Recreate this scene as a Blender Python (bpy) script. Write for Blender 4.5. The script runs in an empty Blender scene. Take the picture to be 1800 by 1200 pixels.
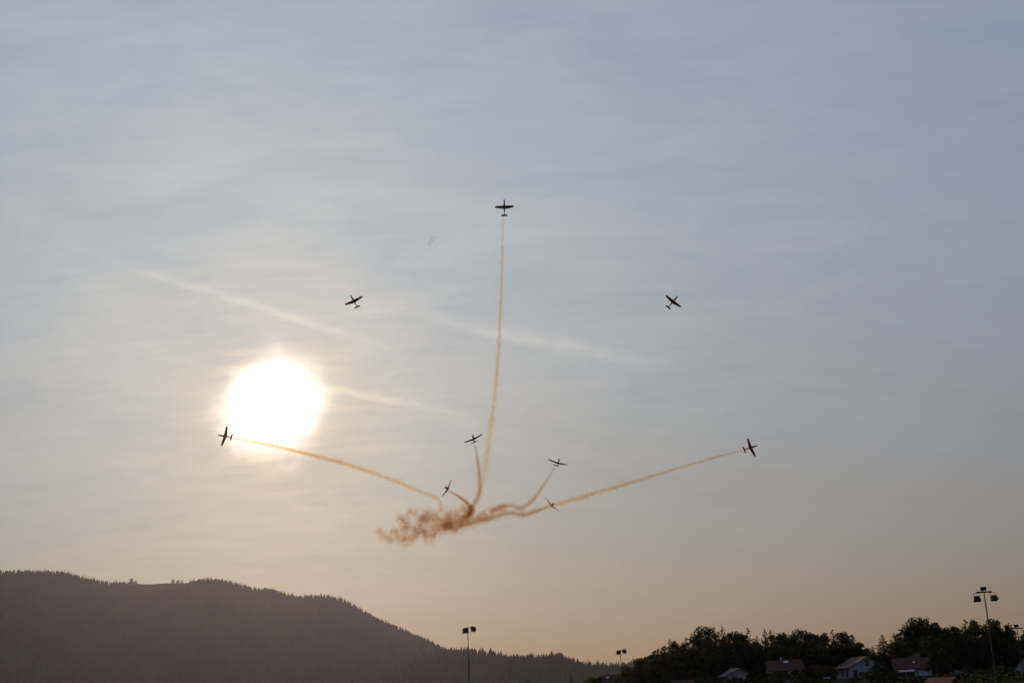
import bpy, bmesh, math, random
import numpy as np
from mathutils import Matrix, Vector, noise

# ------------------------------------------------------------------ camera
sc = bpy.context.scene
F, EYE = 2200.0, 3.0                      # focal length in photo pixels (1800 x 1200), eye height
PITCH, ROLL = math.atan(612 / F), math.radians(-2.9)
ROT = Matrix.Rotation(math.pi / 2 + PITCH, 3, 'X') @ Matrix.Rotation(ROLL, 3, 'Z')
cam = bpy.data.cameras.new('camera')
cam.sensor_width = 36.0
cam.lens = 36.0 * F / 1800.0
cam.clip_start, cam.clip_end = 0.1, 200000.0
cam_ob = bpy.data.objects.new('camera', cam)
sc.collection.objects.link(cam_ob)
cam_ob.matrix_world = Matrix.Translation((0, 0, EYE)) @ ROT.to_4x4()
sc.camera = cam_ob


def ray(px, py):
    return (ROT @ Vector(((px - 900) / F, (600 - py) / F, -1.0))).normalized()


def at(px, py, Y):
    d = ray(px, py)
    return Vector((d.x / d.y * Y, Y, EYE + d.z / d.y * Y))


def at_range(px, py, dist):
    return Vector((0, 0, EYE)) + ray(px, py) * dist


# ------------------------------------------------------------------ sky and sun
SUN = ray(479, 714)
SUN_EL, SUN_AZ = math.asin(SUN.z), math.atan2(SUN.x, SUN.y)
world = bpy.data.worlds.new('World')
sc.world = world
world.use_nodes = True


def build_world():
    nt = world.node_tree
    N, L = nt.nodes, nt.links
    bg = N['Background']
    bg.inputs[1].default_value = 0.1

    def math_node(op, a, b=None, c=None, clamp=False):
        n = N.new('ShaderNodeMath')
        n.operation = op
        n.use_clamp = clamp
        for i, v in enumerate((a, b, c)):
            if v is None:
                continue
            if isinstance(v, (int, float)):
                n.inputs[i].default_value = v
            else:
                L.new(v, n.inputs[i])
        return n.outputs[0]

    def vec(op, a, b=None):
        n = N.new('ShaderNodeVectorMath')
        n.operation = op
        for i, v in enumerate((a, b)):
            if v is None:
                continue
            if isinstance(v, (tuple, Vector)):
                n.inputs[i].default_value = v
            else:
                L.new(v, n.inputs[i])
        return n

    def scaled(col, fac):
        n = N.new('ShaderNodeVectorMath')
        n.operation = 'SCALE'
        if isinstance(col, tuple):
            n.inputs[0].default_value = col
        else:
            L.new(col, n.inputs[0])
        if isinstance(fac, (int, float)):
            n.inputs[3].default_value = fac
        else:
            L.new(fac, n.inputs[3])
        return n.outputs[0]

    sky = N.new('ShaderNodeTexSky')
    sky.sky_type = 'NISHITA'
    sky.sun_disc = False
    sky.sun_elevation = SUN_EL
    sky.sun_rotation = SUN_AZ
    sky.air_density, sky.dust_density, sky.ozone_density = 1.0, 0.0, 1.0
    tc = N.new('ShaderNodeTexCoord')
    d = vec('NORMALIZE', tc.outputs['Generated']).outputs[0]
    sep = N.new('ShaderNodeSeparateXYZ')
    L.new(d, sep.inputs[0])
    cosang = vec('DOT_PRODUCT', d, SUN).outputs['Value']
    deg = 180.0 / math.pi
    theta = math_node('MULTIPLY', math_node('ARCCOSINE', math_node('MINIMUM', cosang, 0.9999999)), deg)
    elev = math_node('MULTIPLY', math_node('ARCSINE', sep.outputs[2]), deg)
    elev = math_node('MAXIMUM', elev, 0.0)

    # thin high cloud: streaky veil laid out on a plane far above
    inv = math_node('DIVIDE', 1.0, math_node('ADD', math_node('MAXIMUM', sep.outputs[2], 0.0), 0.26))
    cx = math_node('MULTIPLY', sep.outputs[0], inv)
    cy = math_node('MULTIPLY', sep.outputs[1], inv)
    comb = N.new('ShaderNodeCombineXYZ')
    L.new(cx, comb.inputs[0])
    L.new(cy, comb.inputs[1])
    mp = N.new('ShaderNodeMapping')
    L.new(comb.outputs[0], mp.inputs[0])
    mp.inputs['Rotation'].default_value = (0, 0, math.radians(-14))
    mp.inputs['Scale'].default_value = (1.0, 1.7, 1.0)
    n1 = N.new('ShaderNodeTexNoise')
    L.new(mp.outputs[0], n1.inputs['Vector'])
    n1.inputs['Scale'].default_value = 5.0
    n1.inputs['Detail'].default_value = 9.0
    n1.inputs['Roughness'].default_value = 0.58
    n1.inputs['Distortion'].default_value = 0.7
    n2 = N.new('ShaderNodeTexNoise')
    L.new(mp.outputs[0], n2.inputs['Vector'])
    n2.inputs['Scale'].default_value = 1.3
    n2.inputs['Detail'].default_value = 3.0
    # fine fibres, combed one way
    mp3 = N.new('ShaderNodeMapping')
    L.new(comb.outputs[0], mp3.inputs[0])
    mp3.inputs['Rotation'].default_value = (0, 0, math.radians(24))
    mp3.inputs['Scale'].default_value = (1.0, 5.5, 1.0)
    n3 = N.new('ShaderNodeTexNoise')
    L.new(mp3.outputs[0], n3.inputs['Vector'])
    n3.inputs['Scale'].default_value = 3.0
    n3.inputs['Detail'].default_value = 8.0
    n3.inputs['Roughness'].default_value = 0.62
    n3.inputs['Distortion'].default_value = 1.6
    cl = math_node('ADD', math_node('MULTIPLY', n1.outputs['Fac'], 0.6), math_node('MULTIPLY', n2.outputs['Fac'], 0.35))
    cl = math_node('ADD', cl, math_node('MULTIPLY', n3.outputs['Fac'], 0.32))
    n4 = N.new('ShaderNodeTexNoise')
    L.new(d, n4.inputs['Vector'])
    n4.inputs['Scale'].default_value = 30.0
    n4.inputs['Detail'].default_value = 2.5
    ragged = math_node('MULTIPLY_ADD', math_node('SUBTRACT', n4.outputs['Fac'], 0.5), 0.7, 1.0)
    theta_r = math_node('MULTIPLY', theta, ragged)
    veil = math_node('MULTIPLY_ADD', math_node('SUBTRACT', cl, 0.635), 0.95, 1.0)   # about 0.85 .. 1.15

    g_near = math_node('POWER', math.e, math_node('MULTIPLY', theta, -1 / 3.0))
    g_wide = math_node('POWER', math.e, math_node('MULTIPLY', theta, -1 / 30.0))
    core = math_node('POWER', math.e, math_node('MULTIPLY', math_node('POWER', math_node('DIVIDE', theta_r, 1.5), 2.2), -1.0))
    veil3 = math_node('POWER', veil, 2.5)
    total = vec('ADD', scaled((1.0, 1.30, 2.15), veil), scaled((4.35, 4.2, 2.5), math_node('MULTIPLY', g_wide, veil))).outputs[0]
    total = vec('ADD', total, scaled((5.6, 3.2, 0.6), math_node('MULTIPLY', g_near, veil3))).outputs[0]
    total = vec('ADD', total, scaled((42.0, 40.0, 38.0), math_node('MULTIPLY', core, veil3))).outputs[0]
    clear = math_node('MULTIPLY_ADD', math_node('SUBTRACT', veil, 1.0), -1.1, 1.0)     # more blue between the veils
    total = vec('ADD', total, scaled(sky.outputs[0], math_node('MULTIPLY', clear, 0.3))).outputs[0]
    high = math_node('SUBTRACT', 1.0, math_node('POWER', math.e, math_node('MULTIPLY', elev, -1 / 18.0)))
    total = vec('ADD', total, scaled((0.0, 0.10, 0.62), math_node('MULTIPLY', high, clear))).outputs[0]
    # extinction by the dusty low air, stronger for blue and towards the horizon
    air = math_node('POWER', math.e, math_node('MULTIPLY', elev, -1 / 10.0))
    ext = N.new('ShaderNodeCombineXYZ')
    for i, tau in enumerate(SKY_TAU):
        L.new(math_node('POWER', math.e, math_node('MULTIPLY', air, -tau)), ext.inputs[i])
    total = vec('MULTIPLY', total, ext.outputs[0]).outputs[0]
    L.new(total, bg.inputs[0])


SKY_TAU = (0.95, 1.34, 1.58)
build_world()

sun = bpy.data.lights.new('sun', 'SUN')
sun.energy = 3.0
sun.angle = math.radians(0.6)
sun.color = (1.0, 0.80, 0.58)
sun_ob = bpy.data.objects.new('sun', sun)
sc.collection.objects.link(sun_ob)
sun_ob.rotation_euler = (-SUN).to_track_quat('-Z', 'Y').to_euler()
sun_ob.location = (0, 0, 300)

vs = sc.view_settings
vs.view_transform, vs.look, vs.exposure, vs.gamma = 'Standard', 'None', 0.0, 1.0
vs.use_curve_mapping = False
sc.render.engine = 'CYCLES'
sc.cycles.volume_bounces = 0
sc.cycles.max_bounces = 6
sc.cycles.use_denoising = True

# ------------------------------------------------------------------ helpers
rng = random.Random(11)
COL = sc.collection


def link(name, me, mat=None, parent=None):
    ob = bpy.data.objects.new(name, me)
    COL.objects.link(ob)
    if mat is not None and me is not None and not me.materials:
        me.materials.append(mat)
    if parent is not None:
        ob.parent = parent
    return ob


def tag(ob, label, cat, group=None, kind=None):
    if label:
        ob['label'] = label
    if cat:
        ob['category'] = cat
    if group:
        ob['group'] = group
    if kind:
        ob['kind'] = kind
    return ob


def thing(name, label, cat, loc, rotz=0.0, group=None):
    e = bpy.data.objects.new(name, None)
    COL.objects.link(e)
    e.location = loc
    e.rotation_euler = (0, 0, rotz)
    e.empty_display_size = 0.2
    return tag(e, label, cat, group)


def mesh_np(name, verts, faces, smooth=False):
    """verts (n,3) array, faces (m,k) array with k 3 or 4"""
    verts = np.asarray(verts, dtype=np.float32)
    faces = np.asarray(faces, dtype=np.int32)
    me = bpy.data.meshes.new(name)
    m, k = faces.shape
    me.vertices.add(len(verts))
    me.vertices.foreach_set('co', verts.ravel())
    me.loops.add(m * k)
    me.loops.foreach_set('vertex_index', faces.ravel())
    me.polygons.add(m)
    me.polygons.foreach_set('loop_start', np.arange(0, m * k, k, dtype=np.int32))
    me.update(calc_edges=True)
    if smooth:
        me.shade_smooth()
    return me


def mesh_py(name, verts, faces, smooth=False):
    me = bpy.data.meshes.new(name)
    me.from_pydata([tuple(v) for v in verts], [], faces)
    bm = bmesh.new()
    bm.from_mesh(me)
    bmesh.ops.recalc_face_normals(bm, faces=bm.faces)
    bm.to_mesh(me)
    bm.free()
    if smooth:
        me.shade_smooth()
    return me


class Geo:
    """collects boxes, bars and prisms for one part"""
    def __init__(self):
        self.v, self.f = [], []

    def add(self, verts, faces):
        o = len(self.v)
        self.v += [Vector(p) for p in verts]
        self.f += [tuple(i + o for i in fc) for fc in faces]
        return self

    def box(self, c, s, M=None):
        x, y, z = (k / 2 for k in s)
        vs = [Vector((sx * x, sy * y, sz * z)) for sz in (-1, 1) for sy in (-1, 1) for sx in (-1, 1)]
        if M is not None:
            vs = [M @ p for p in vs]
        return self.add([p + Vector(c) for p in vs], [(0, 2, 3, 1), (4, 5, 7, 6), (0, 1, 5, 4), (2, 6, 7, 3), (0, 4, 6, 2), (1, 3, 7, 5)])

    def bar(self, a, b, r0, r1=None, n=8):
        a, b = Vector(a), Vector(b)
        r1 = r0 if r1 is None else r1
        d = (b - a).normalized()
        u = d.orthogonal().normalized()
        w = d.cross(u)
        vs = []
        for p, r in ((a, r0), (b, r1)):
            for k in range(n):
                t = 2 * math.pi * k / n
                vs.append(p + (u * math.cos(t) + w * math.sin(t)) * r)
        fs = [(k, (k + 1) % n, n + (k + 1) % n, n + k) for k in range(n)]
        fs += [tuple(range(n))[::-1], tuple(range(n, 2 * n))]
        return self.add(vs, fs)

    def loft(self, rings, close=True):
        n = len(rings[0])
        vs = [p for r in rings for p in r]
        fs = []
        for i in range(len(rings) - 1):
            for k in range(n):
                fs.append((i * n + k, i * n + (k + 1) % n, (i + 1) * n + (k + 1) % n, (i + 1) * n + k))
        if close:
            fs += [tuple(range(n))[::-1], tuple((len(rings) - 1) * n + k for k in range(n))]
        return self.add(vs, fs)

    def build(self, name, mat, parent=None, smooth=False):
        return link(name, mesh_py(name, self.v, self.f, smooth), mat, parent)


def copy_tree(o, parent=None):
    c = o.copy()
    COL.objects.link(c)
    if parent is not None:
        c.parent = parent
    for ch in o.children:
        copy_tree(ch, c)
    return c


# ------------------------------------------------------------------ materials
def principled(name, base, rough=0.8, var=0.0, scale=3.0, metallic=0.0, translucent=0.0, bump=0.0, spec=0.08, matte=False):
    m = bpy.data.materials.new(name)
    m.use_nodes = True
    nt = m.node_tree
    N, L = nt.nodes, nt.links
    b = N['Principled BSDF']
    b.inputs['Base Color'].default_value = (*base, 1)
    b.inputs['Roughness'].default_value = rough
    b.inputs['Metallic'].default_value = metallic
    b.inputs['Specular IOR Level'].default_value = spec
    if var > 0 or bump > 0:
        tc = N.new('ShaderNodeTexCoord')
        nz = N.new('ShaderNodeTexNoise')
        L.new(tc.outputs['Object'], nz.inputs['Vector'])
        nz.inputs['Scale'].default_value = scale
        nz.inputs['Detail'].default_value = 5
        if var > 0:
            cr = N.new('ShaderNodeValToRGB')
            cr.color_ramp.elements[0].position = 0.3
            cr.color_ramp.elements[1].position = 0.7
            cr.color_ramp.elements[0].color = tuple(c * (1 - var) for c in base) + (1,)
            cr.color_ramp.elements[1].color = tuple(min(1, c * (1 + var)) for c in base) + (1,)
            L.new(nz.outputs['Fac'], cr.inputs[0])
            L.new(cr.outputs[0], b.inputs['Base Color'])
        if bump > 0:
            bp = N.new('ShaderNodeBump')
            bp.inputs['Strength'].default_value = bump
            L.new(nz.outputs['Fac'], bp.inputs['Height'])
            L.new(bp.outputs[0], b.inputs['Normal'])
    if matte:
        df = N.new('ShaderNodeBsdfDiffuse')
        df.inputs[0].default_value = (*base, 1)
        for l in list(L):
            if l.to_socket == b.inputs['Base Color']:
                L.new(l.from_socket, df.inputs[0])
        L.new(df.outputs[0], N['Material Output'].inputs[0])
    if translucent > 0:
        tr = N.new('ShaderNodeBsdfTranslucent')
        tr.inputs[0].default_value = (base[0] * 1.6, base[1] * 1.7, base[2] * 0.8, 1)
        mx = N.new('ShaderNodeMixShader')
        mx.inputs[0].default_value = translucent
        L.new(b.outputs[0], mx.inputs[1])
        L.new(tr.outputs[0], mx.inputs[2])
        L.new(mx.outputs[0], N['Material Output'].inputs[0])
    return m


M = {
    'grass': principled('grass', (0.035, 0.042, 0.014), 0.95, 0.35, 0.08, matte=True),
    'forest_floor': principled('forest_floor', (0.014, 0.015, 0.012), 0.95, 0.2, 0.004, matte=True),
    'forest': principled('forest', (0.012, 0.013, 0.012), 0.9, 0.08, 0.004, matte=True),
    'leaf_dark': principled('leaf_dark', (0.024, 0.024, 0.013), 0.8, 0.4, 0.6, translucent=0.15),
    'leaf_olive': principled('leaf_olive', (0.032, 0.031, 0.013), 0.8, 0.4, 0.6, translucent=0.25),
    'leaf_rust': principled('leaf_rust', (0.045, 0.035, 0.014), 0.8, 0.4, 0.6, translucent=0.25),
    'needle': principled('needle', (0.020, 0.021, 0.013), 0.85, 0.35, 0.8, translucent=0.08),
    'bark': principled('bark', (0.05, 0.035, 0.025), 0.9, 0.3, 4.0, bump=0.4),
    'steel': principled('steel', (0.035, 0.03, 0.028), 0.8, 0.25, 1.5),
    'lamp_case': principled('lamp_case', (0.04, 0.03, 0.027), 0.6, 0.2, 3.0),
    'lamp_glass': principled('lamp_glass', (0.05, 0.045, 0.045), 0.4, spec=0.15),
    'plaster': principled('plaster', (0.31, 0.29, 0.30), 0.9, 0.10, 0.7, bump=0.1),
    'plaster_grey': principled('plaster_grey', (0.32, 0.31, 0.33), 0.9, 0.12, 0.7),
    'roof_red': principled('roof_red', (0.085, 0.036, 0.027), 0.85, 0.25, 1.2, bump=0.3),
    'roof_brown': principled('roof_brown', (0.10, 0.056, 0.042), 0.85, 0.25, 1.2, bump=0.3),
    'roof_grey': principled('roof_grey', (0.12, 0.10, 0.09), 0.85, 0.25, 1.2, bump=0.3),
    'roof_orange': principled('roof_orange', (0.30, 0.13, 0.07), 0.85, 0.2, 1.2, bump=0.3),
    'timber': principled('timber', (0.08, 0.05, 0.035), 0.8, 0.3, 3.0),
    'window': principled('window', (0.02, 0.025, 0.035), 0.08, spec=0.5),
    'blind': principled('blind', (0.42, 0.45, 0.52), 0.7, 0.05, 2.0),
    'metal_pale': principled('metal_pale', (0.55, 0.55, 0.57), 0.3, metallic=0.7),
    'red_paint': principled('red_paint', (0.30, 0.022, 0.02), 0.5, 0.12, 0.8),
    'white_paint': principled('white_paint', (0.12, 0.11, 0.105), 0.5, 0.12, 0.8),
    'canopy_glass': principled('canopy_glass', (0.02, 0.025, 0.03), 0.1, spec=0.4),
    'prop_black': principled('prop_black', (0.03, 0.03, 0.03), 0.5),
}


# ------------------------------------------------------------------ ground
def smooth(a, b, x):
    t = min(1.0, max(0.0, (x - a) / (b - a)))
    return t * t * (3 - 2 * t)


def ground_z(x, y):
    z = 3.0 * smooth(215, 430, y)
    z += 1.2 * (1 - smooth(10, 45, math.hypot(x, y)))
    z += 0.25 * noise.noise(Vector((x * 0.01, y * 0.01, 3.1))) * smooth(60, 150, y)
    return z


def make_ground():
    xs = np.unique(np.concatenate([np.linspace(-8000, -400, 20), np.linspace(-400, 400, 81), np.linspace(400, 8000, 20)]))
    ys = np.unique(np.concatenate([np.linspace(-5000, -60, 14), np.linspace(-60, 600, 67), np.linspace(600, 8500, 24)]))
    v = [(x, y, ground_z(x, y)) for y in ys for x in xs]
    nx = len(xs)
    f = [(j * nx + i, j * nx + i + 1, (j + 1) * nx + i + 1, (j + 1) * nx + i) for j in range(len(ys) - 1) for i in range(nx - 1)]
    ob = link('ground', mesh_np('ground', v, f, True), M['grass'])
    tag(ob, 'dark grassy field under the trees and houses', None, kind='structure')


make_ground()

# ------------------------------------------------------------------ wooded hills
RIDGE_Y, LOW_Y = 5200.0, 4000.0
# skyline of the hills in photo pixels (tree tops)
SKY_FAR = [(-900, 1040), (-600, 1020), (-300, 1012), (-120, 1004), (0, 1000), (50, 999), (95, 999), (120, 1003), (150, 1012), (180, 1018), (225, 1020),
           (245, 1024.5), (262, 1025.5), (290, 1023.5), (328, 1023), (345, 1015), (365, 1012), (400, 1016), (430, 1025), (450, 1030), (470, 1030), (500, 1037),
           (525, 1045), (545, 1043), (572, 1042), (600, 1049), (630, 1064), (665, 1084), (700, 1098), (740, 1116), (780, 1135), (840, 1152),
           (950, 1172), (1100, 1185), (1400, 1180), (2400, 1135)]
SKY_LOW = [(560, 1215), (660, 1185), (730, 1152), (770, 1139), (800, 1136), (830, 1135), (862, 1139), (882, 1147), (940, 1148), (985, 1146), (1002, 1152),
           (1030, 1163), (1060, 1164), (1100, 1162), (1150, 1165), (1300, 1160), (1500, 1158), (1800, 1150), (2300, 1135)]


def ridge_fn(pts, Y, tree_h, bare=None):
    X, Z = [], []
    for px, py in pts:
        p = at(px, py, Y)
        h = tree_h
        if bare and bare[0] <= px <= bare[1]:
            h = 0.0
        X.append(p.x)
        Z.append(p.z - h)
    X, Z = np.array(X), np.array(Z)
    return lambda x: np.interp(x, X, Z)


far_h = ridge_fn(SKY_FAR, RIDGE_Y, 15.0, (243, 330))
low_h = ridge_fn(SKY_LOW, LOW_Y, 20.0)
BARE_X = (at(238, 1024, RIDGE_Y).x, at(335, 1022, RIDGE_Y).x)


def fbm(x, y, s, seed):
    return noise.fractal(Vector((x * s, y * s, seed)), 0.9, 2.0, 5)


def far_z(x, y):
    t = (y - 3500.0) / (RIDGE_Y - 3500.0)
    h = float(far_h(x))
    if t <= 1:
        tt = max(0.0, t)
        s = 0.72 * tt + 0.28 * tt ** 2.2
        bump = fbm(x, y, 0.0016, 2.0) * 34 * math.sin(math.pi * min(1, tt)) ** 1.3
        return h * s + bump * min(1, h / 250.0) - 8 * (1 - tt)
    s = (t - 1)
    return h * (1 - 0.5 * min(1, s / 0.8) ** 1.2) - 20 * min(1.0, s / 0.08)


def low_z(x, y):
    t = (y - 3400.0) / (LOW_Y - 3400.0)
    h = float(low_h(x))
    if t <= 1:
        tt = max(0.0, t)
        return h * (0.8 * tt + 0.2 * tt * tt) + fbm(x, y, 0.003, 7.0) * 10 * math.sin(math.pi * tt) - 6 * (1 - tt)
    s = t - 1
    return h * (1 - 0.7 * min(1, s / 0.8)) - 10 * min(1.0, s / 0.08)


def terrain(name, fn, xr, yr, nx, ny, label):
    xs, ys = np.linspace(*xr, nx), np.linspace(*yr, ny)
    v = [(x, y, fn(x, y)) for y in ys for x in xs]
    f = [(j * nx + i, j * nx + i + 1, (j + 1) * nx + i + 1, (j + 1) * nx + i) for j in range(ny - 1) for i in range(nx - 1)]
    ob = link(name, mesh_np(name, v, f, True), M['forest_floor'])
    tag(ob, label, None, kind='structure')


terrain('mountain', far_z, (-4700, 3900), (3500, 7200), 331, 130, 'long hazy mountain ridge below the sun')
terrain('low_hill', low_z, (-600, 2500), (3400, 4900), 170, 60, 'low wooded hill in front of the mountain foot')


def spruce_template(n, tiers):
    """tiny tree for far woods: stacked cones, unit height"""
    v, f = [], []
    for (z0, z1, r) in tiers:
        o = len(v)
        for k in range(n):
            a = 2 * math.pi * k / n
            v.append((r * math.cos(a), r * math.sin(a), z0))
        v.append((0, 0, z1))
        for k in range(n):
            f.append((o + k, o + (k + 1) % n, o + n))
    return np.array(v, np.float32), np.array(f, np.int32)


def wood(name, spots, label):
    """one mass of far trees; spots: (x, y, z, height, width factor, kind)"""
    tpl = [spruce_template(5, [(0.05, 0.62, 0.17), (0.38, 1.0, 0.115)]),
           spruce_template(6, [(0.02, 0.75, 0.22), (0.30, 0.92, 0.25), (0.55, 1.0, 0.17)])]
    V, Fc, off = [], [], 0
    r = np.random.default_rng(5)
    for x, y, z, h, w, k in spots:
        tv, tf = tpl[k]
        a = r.uniform(0, 6.28)
        c, s = math.cos(a), math.sin(a)
        vv = np.empty_like(tv)
        vv[:, 0] = (tv[:, 0] * c - tv[:, 1] * s) * h * w + x
        vv[:, 1] = (tv[:, 0] * s + tv[:, 1] * c) * h * w + y
        vv[:, 2] = tv[:, 2] * h + z - 0.5
        V.append(vv)
        Fc.append(tf + off)
        off += len(tv)
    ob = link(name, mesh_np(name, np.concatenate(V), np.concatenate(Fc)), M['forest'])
    tag(ob, label, 'forest', kind='stuff')


def far_spots():
    out = []
    r = random.Random(3)
    y = 3560.0
    while y < 5270:
        step = 13.0 if y < 4950 else 10.5
        x = -3000.0
        while x < 1150:
            xx, yy = x + r.uniform(-5, 5), y + r.uniform(-5, 5)
            x += step
            # only what the slope shows from the valley, plus a margin
            u = xx / yy
            if u < -0.56 or u > 0.18:
                continue
            on_bare = BARE_X[0] < xx < BARE_X[1] and yy > 5085 + 60 * fbm(xx, yy, 0.012, 4.0)
            if on_bare:
                continue
            meadow = fbm(xx, yy, 0.0016, 11.0)
            if meadow > 0.56 and yy < 4600:
                continue
            if r.random() < 0.06:
                continue
            k = 1 if r.random() < 0.5 else 0
            h = r.uniform(12, 21) * (0.8 if k else 1.0) * (1 + 0.28 * noise.noise(Vector((xx * 0.017, yy * 0.017, 1.5))))
            if r.random() < 0.05:
                h *= 1.2
            out.append((xx, yy, far_z(xx, yy), h, r.uniform(0.85, 1.2), k))
        y += step
    return out


def low_spots():
    out = []
    r = random.Random(4)
    y = 3430.0
    while y < 4040:
        x = -560.0
        while x < 2300:
            xx, yy = x + r.uniform(-5, 5), y + r.uniform(-5, 5)
            x += 10.5
            u = xx / yy
            if u > 0.50 or r.random() < 0.08:
                continue
            if fbm(xx, yy, 0.004, 21.0) > 0.55 and yy < 3850:
                continue
            k = 1 if r.random() < 0.3 else 0
            h = r.uniform(14, 26)
            if r.random() < 0.10:
                h *= 1.25
            out.append((xx, yy, low_z(xx, yy), h, r.uniform(0.8, 1.15), k))
        y += 10.5
    return out


wood('forest', far_spots(), 'dense dark spruce forest covering the mountain slope and ridge')
wood('hill_forest', low_spots(), 'grey hazy wood covering the low hill between mountain and near trees')


# ------------------------------------------------------------------ trees
def quads_to_mesh(name, centers, normals, sizes, r, aspect=0.7):
    n = len(centers)
    t = r.normal(size=(n, 3))
    t -= normals * (t * normals).sum(1, keepdims=True)
    t /= np.linalg.norm(t, axis=1, keepdims=True)
    b = np.cross(normals, t)
    s = sizes[:, None] * 0.5
    v = np.empty((n, 4, 3), np.float32)
    v[:, 0] = centers - t * s
    v[:, 1] = centers + b * s * aspect
    v[:, 2] = centers + t * s
    v[:, 3] = centers - b * s * aspect
    return v.reshape(-1, 3), np.arange(n * 4, dtype=np.int32).reshape(-1, 4)


def broadleaf_meshes(seed, h, w, n_leaf=2600, low=0.16):
    """crown of leaf-sized faces gathered in clumps on limbs, and a limbed trunk"""
    r = np.random.default_rng(seed)
    q = random.Random(seed)
    tr = Geo()
    fork = h * q.uniform(0.25, 0.36)
    tr.bar((0, 0, -0.4), (0, 0, fork), w * 0.045, w * 0.032)
    clumps = []
    nl = 9
    for k in range(nl):
        a = 2 * math.pi * k / nl + q.uniform(-0.3, 0.3)
        rr = w * 0.5 * q.uniform(0.25, 0.82)
        zz = h * q.uniform(0.42, 0.86)
        mid = Vector((math.cos(a) * rr * 0.45, math.sin(a) * rr * 0.45, (fork + zz) * 0.52))
        tip = Vector((math.cos(a) * rr, math.sin(a) * rr, zz))
        tr.bar((0, 0, fork - 0.1), mid, w * 0.022, w * 0.014, 6)
        tr.bar(mid, tip, w * 0.014, w * 0.005, 5)
    tr.bar((0, 0, fork - 0.1), (q.uniform(-.3, .3), q.uniform(-.3, .3), h * 0.9), w * 0.025, w * 0.006, 6)
    nc = 46
    for k in range(nc):
        # clumps fill an egg-shaped crown
        u = q.random()
        z = low + (0.95 - low) * u
        env = math.sin(math.pi * min(1, (z - low * 0.5) / (1.02 - low * 0.5)) ** 0.85) ** 0.6
        a = q.uniform(0, 2 * math.pi)
        rr = env * math.sqrt(q.random()) * w * 0.5
        clumps.append((math.cos(a) * rr, math.sin(a) * rr, z * h, w * q.uniform(0.09, 0.17)))
    C, Nn = [], []
    per = n_leaf // nc
    for (x, y, z, cr) in clumps:
        d = r.normal(size=(per, 3))
        d /= np.linalg.norm(d, axis=1, keepdims=True)
        rad = cr * r.uniform(0.55, 1.12, size=(per, 1))
        p = np.array([x, y, z]) + d * rad * np.array([1, 1, 0.85])
        C.append(p)
        nn = d + r.normal(scale=0.6, size=(per, 3))
        Nn.append(nn / np.linalg.norm(nn, axis=1, keepdims=True))
    C, Nn = np.concatenate(C), np.concatenate(Nn)
    v, f = quads_to_mesh('crown', C, Nn, r.uniform(0.35, 0.75, len(C)), r, 0.75)
    return mesh_np('crown', v, f), mesh_py('trunk', tr.v, tr.f)


def spruce_meshes(seed, h, w):
    r = np.random.default_rng(seed)
    q = random.Random(seed)
    tr = Geo()
    tr.bar((0, 0, -0.4), (0, 0, h * 0.97), w * 0.04 + 0.05, 0.03)
    C, Nn, S = [], [], []
    tiers = int(h * 1.9)
    for i in range(tiers):
        t = i / (tiers - 1)
        z = h * (0.08 + 0.90 * t)
        R = w * 0.5 * (1 - t) ** 0.58 * q.uniform(0.7, 1.12) + 0.2
        nb = max(7, int(24 * (1 - t) + 6))
        for k in range(nb):
            a = q.uniform(0, 2 * math.pi)
            L = R * q.uniform(0.65, 1.1)
            m = max(2, int(L / 0.42))
            for j in range(m):
                s = ((j + q.random()) / m) ** 0.75
                rad = L * s
                C.append((math.cos(a) * rad + q.uniform(-.15, .15), math.sin(a) * rad + q.uniform(-.15, .15), z - 0.34 * L * s + 0.12 * L * s * s + q.uniform(-.15, .15)))
                Nn.append((q.uniform(-1, 1), q.uniform(-1, 1), q.uniform(0.1, 0.9)))
                S.append(q.uniform(0.6, 1.05) * (1 - 0.4 * t))
    C, Nn, S = np.array(C), np.array(Nn), np.array(S)
    Nn /= np.linalg.norm(Nn, axis=1, keepdims=True)
    v, f = quads_to_mesh('crown', C, Nn, S, r, 0.6)
    return mesh_np('crown', v, f), mesh_py('trunk', tr.v, tr.f)


BROAD = [broadleaf_meshes(100 + k, 10.0, (9.0, 7.5, 10.5, 6.5, 8.0)[k]) for k in range(5)]
SPRUCE = [spruce_meshes(200 + k, 14.0, (9.5, 8.4, 10.5, 9.0)[k]) for k in range(4)]
MESH_MAT = {}


def mat_copy(me, mat):
    """mesh sharing per material"""
    key = (me.name, mat.name)
    if key not in MESH_MAT:
        c = me.copy()
        c.materials.clear()
        c.materials.append(mat)
        MESH_MAT[key] = c
    return MESH_MAT[key]


def plant_tree(name, label, cat, px, py, Y, kind, variant, leaf='leaf_dark', width=None, group=None, base_z=None):
    """tree whose top stands at photo pixel (px, py) and whose foot stands on the ground at depth Y"""
    top = at(px, py, Y)
    gz = ground_z(top.x, Y) if base_z is None else base_z
    h = top.z - gz
    crown, trunk = (SPRUCE if kind == 'spruce' else BROAD)[variant]
    h0 = 14.0 if kind == 'spruce' else 10.0
    root = thing(name, label, cat, (top.x, Y, gz), rng.uniform(0, 6.28), group)
    sz = h / h0 * (0.99 if kind == 'spruce' else 1.02)
    sx = sz if width is None else width * (1.1 if h > 8 else 1.0)
    c = link('crown', mat_copy(crown, M['needle' if kind == 'spruce' else leaf]), None, root)
    t = link('trunk', mat_copy(trunk, M['bark']), None, root)
    for o in (c, t):
        o.scale = (sx, sx, sz)
    return root


BELT = 'dark trees of the woodland belt behind the houses'
SP, BR = 'spruce', 'broad'
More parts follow.
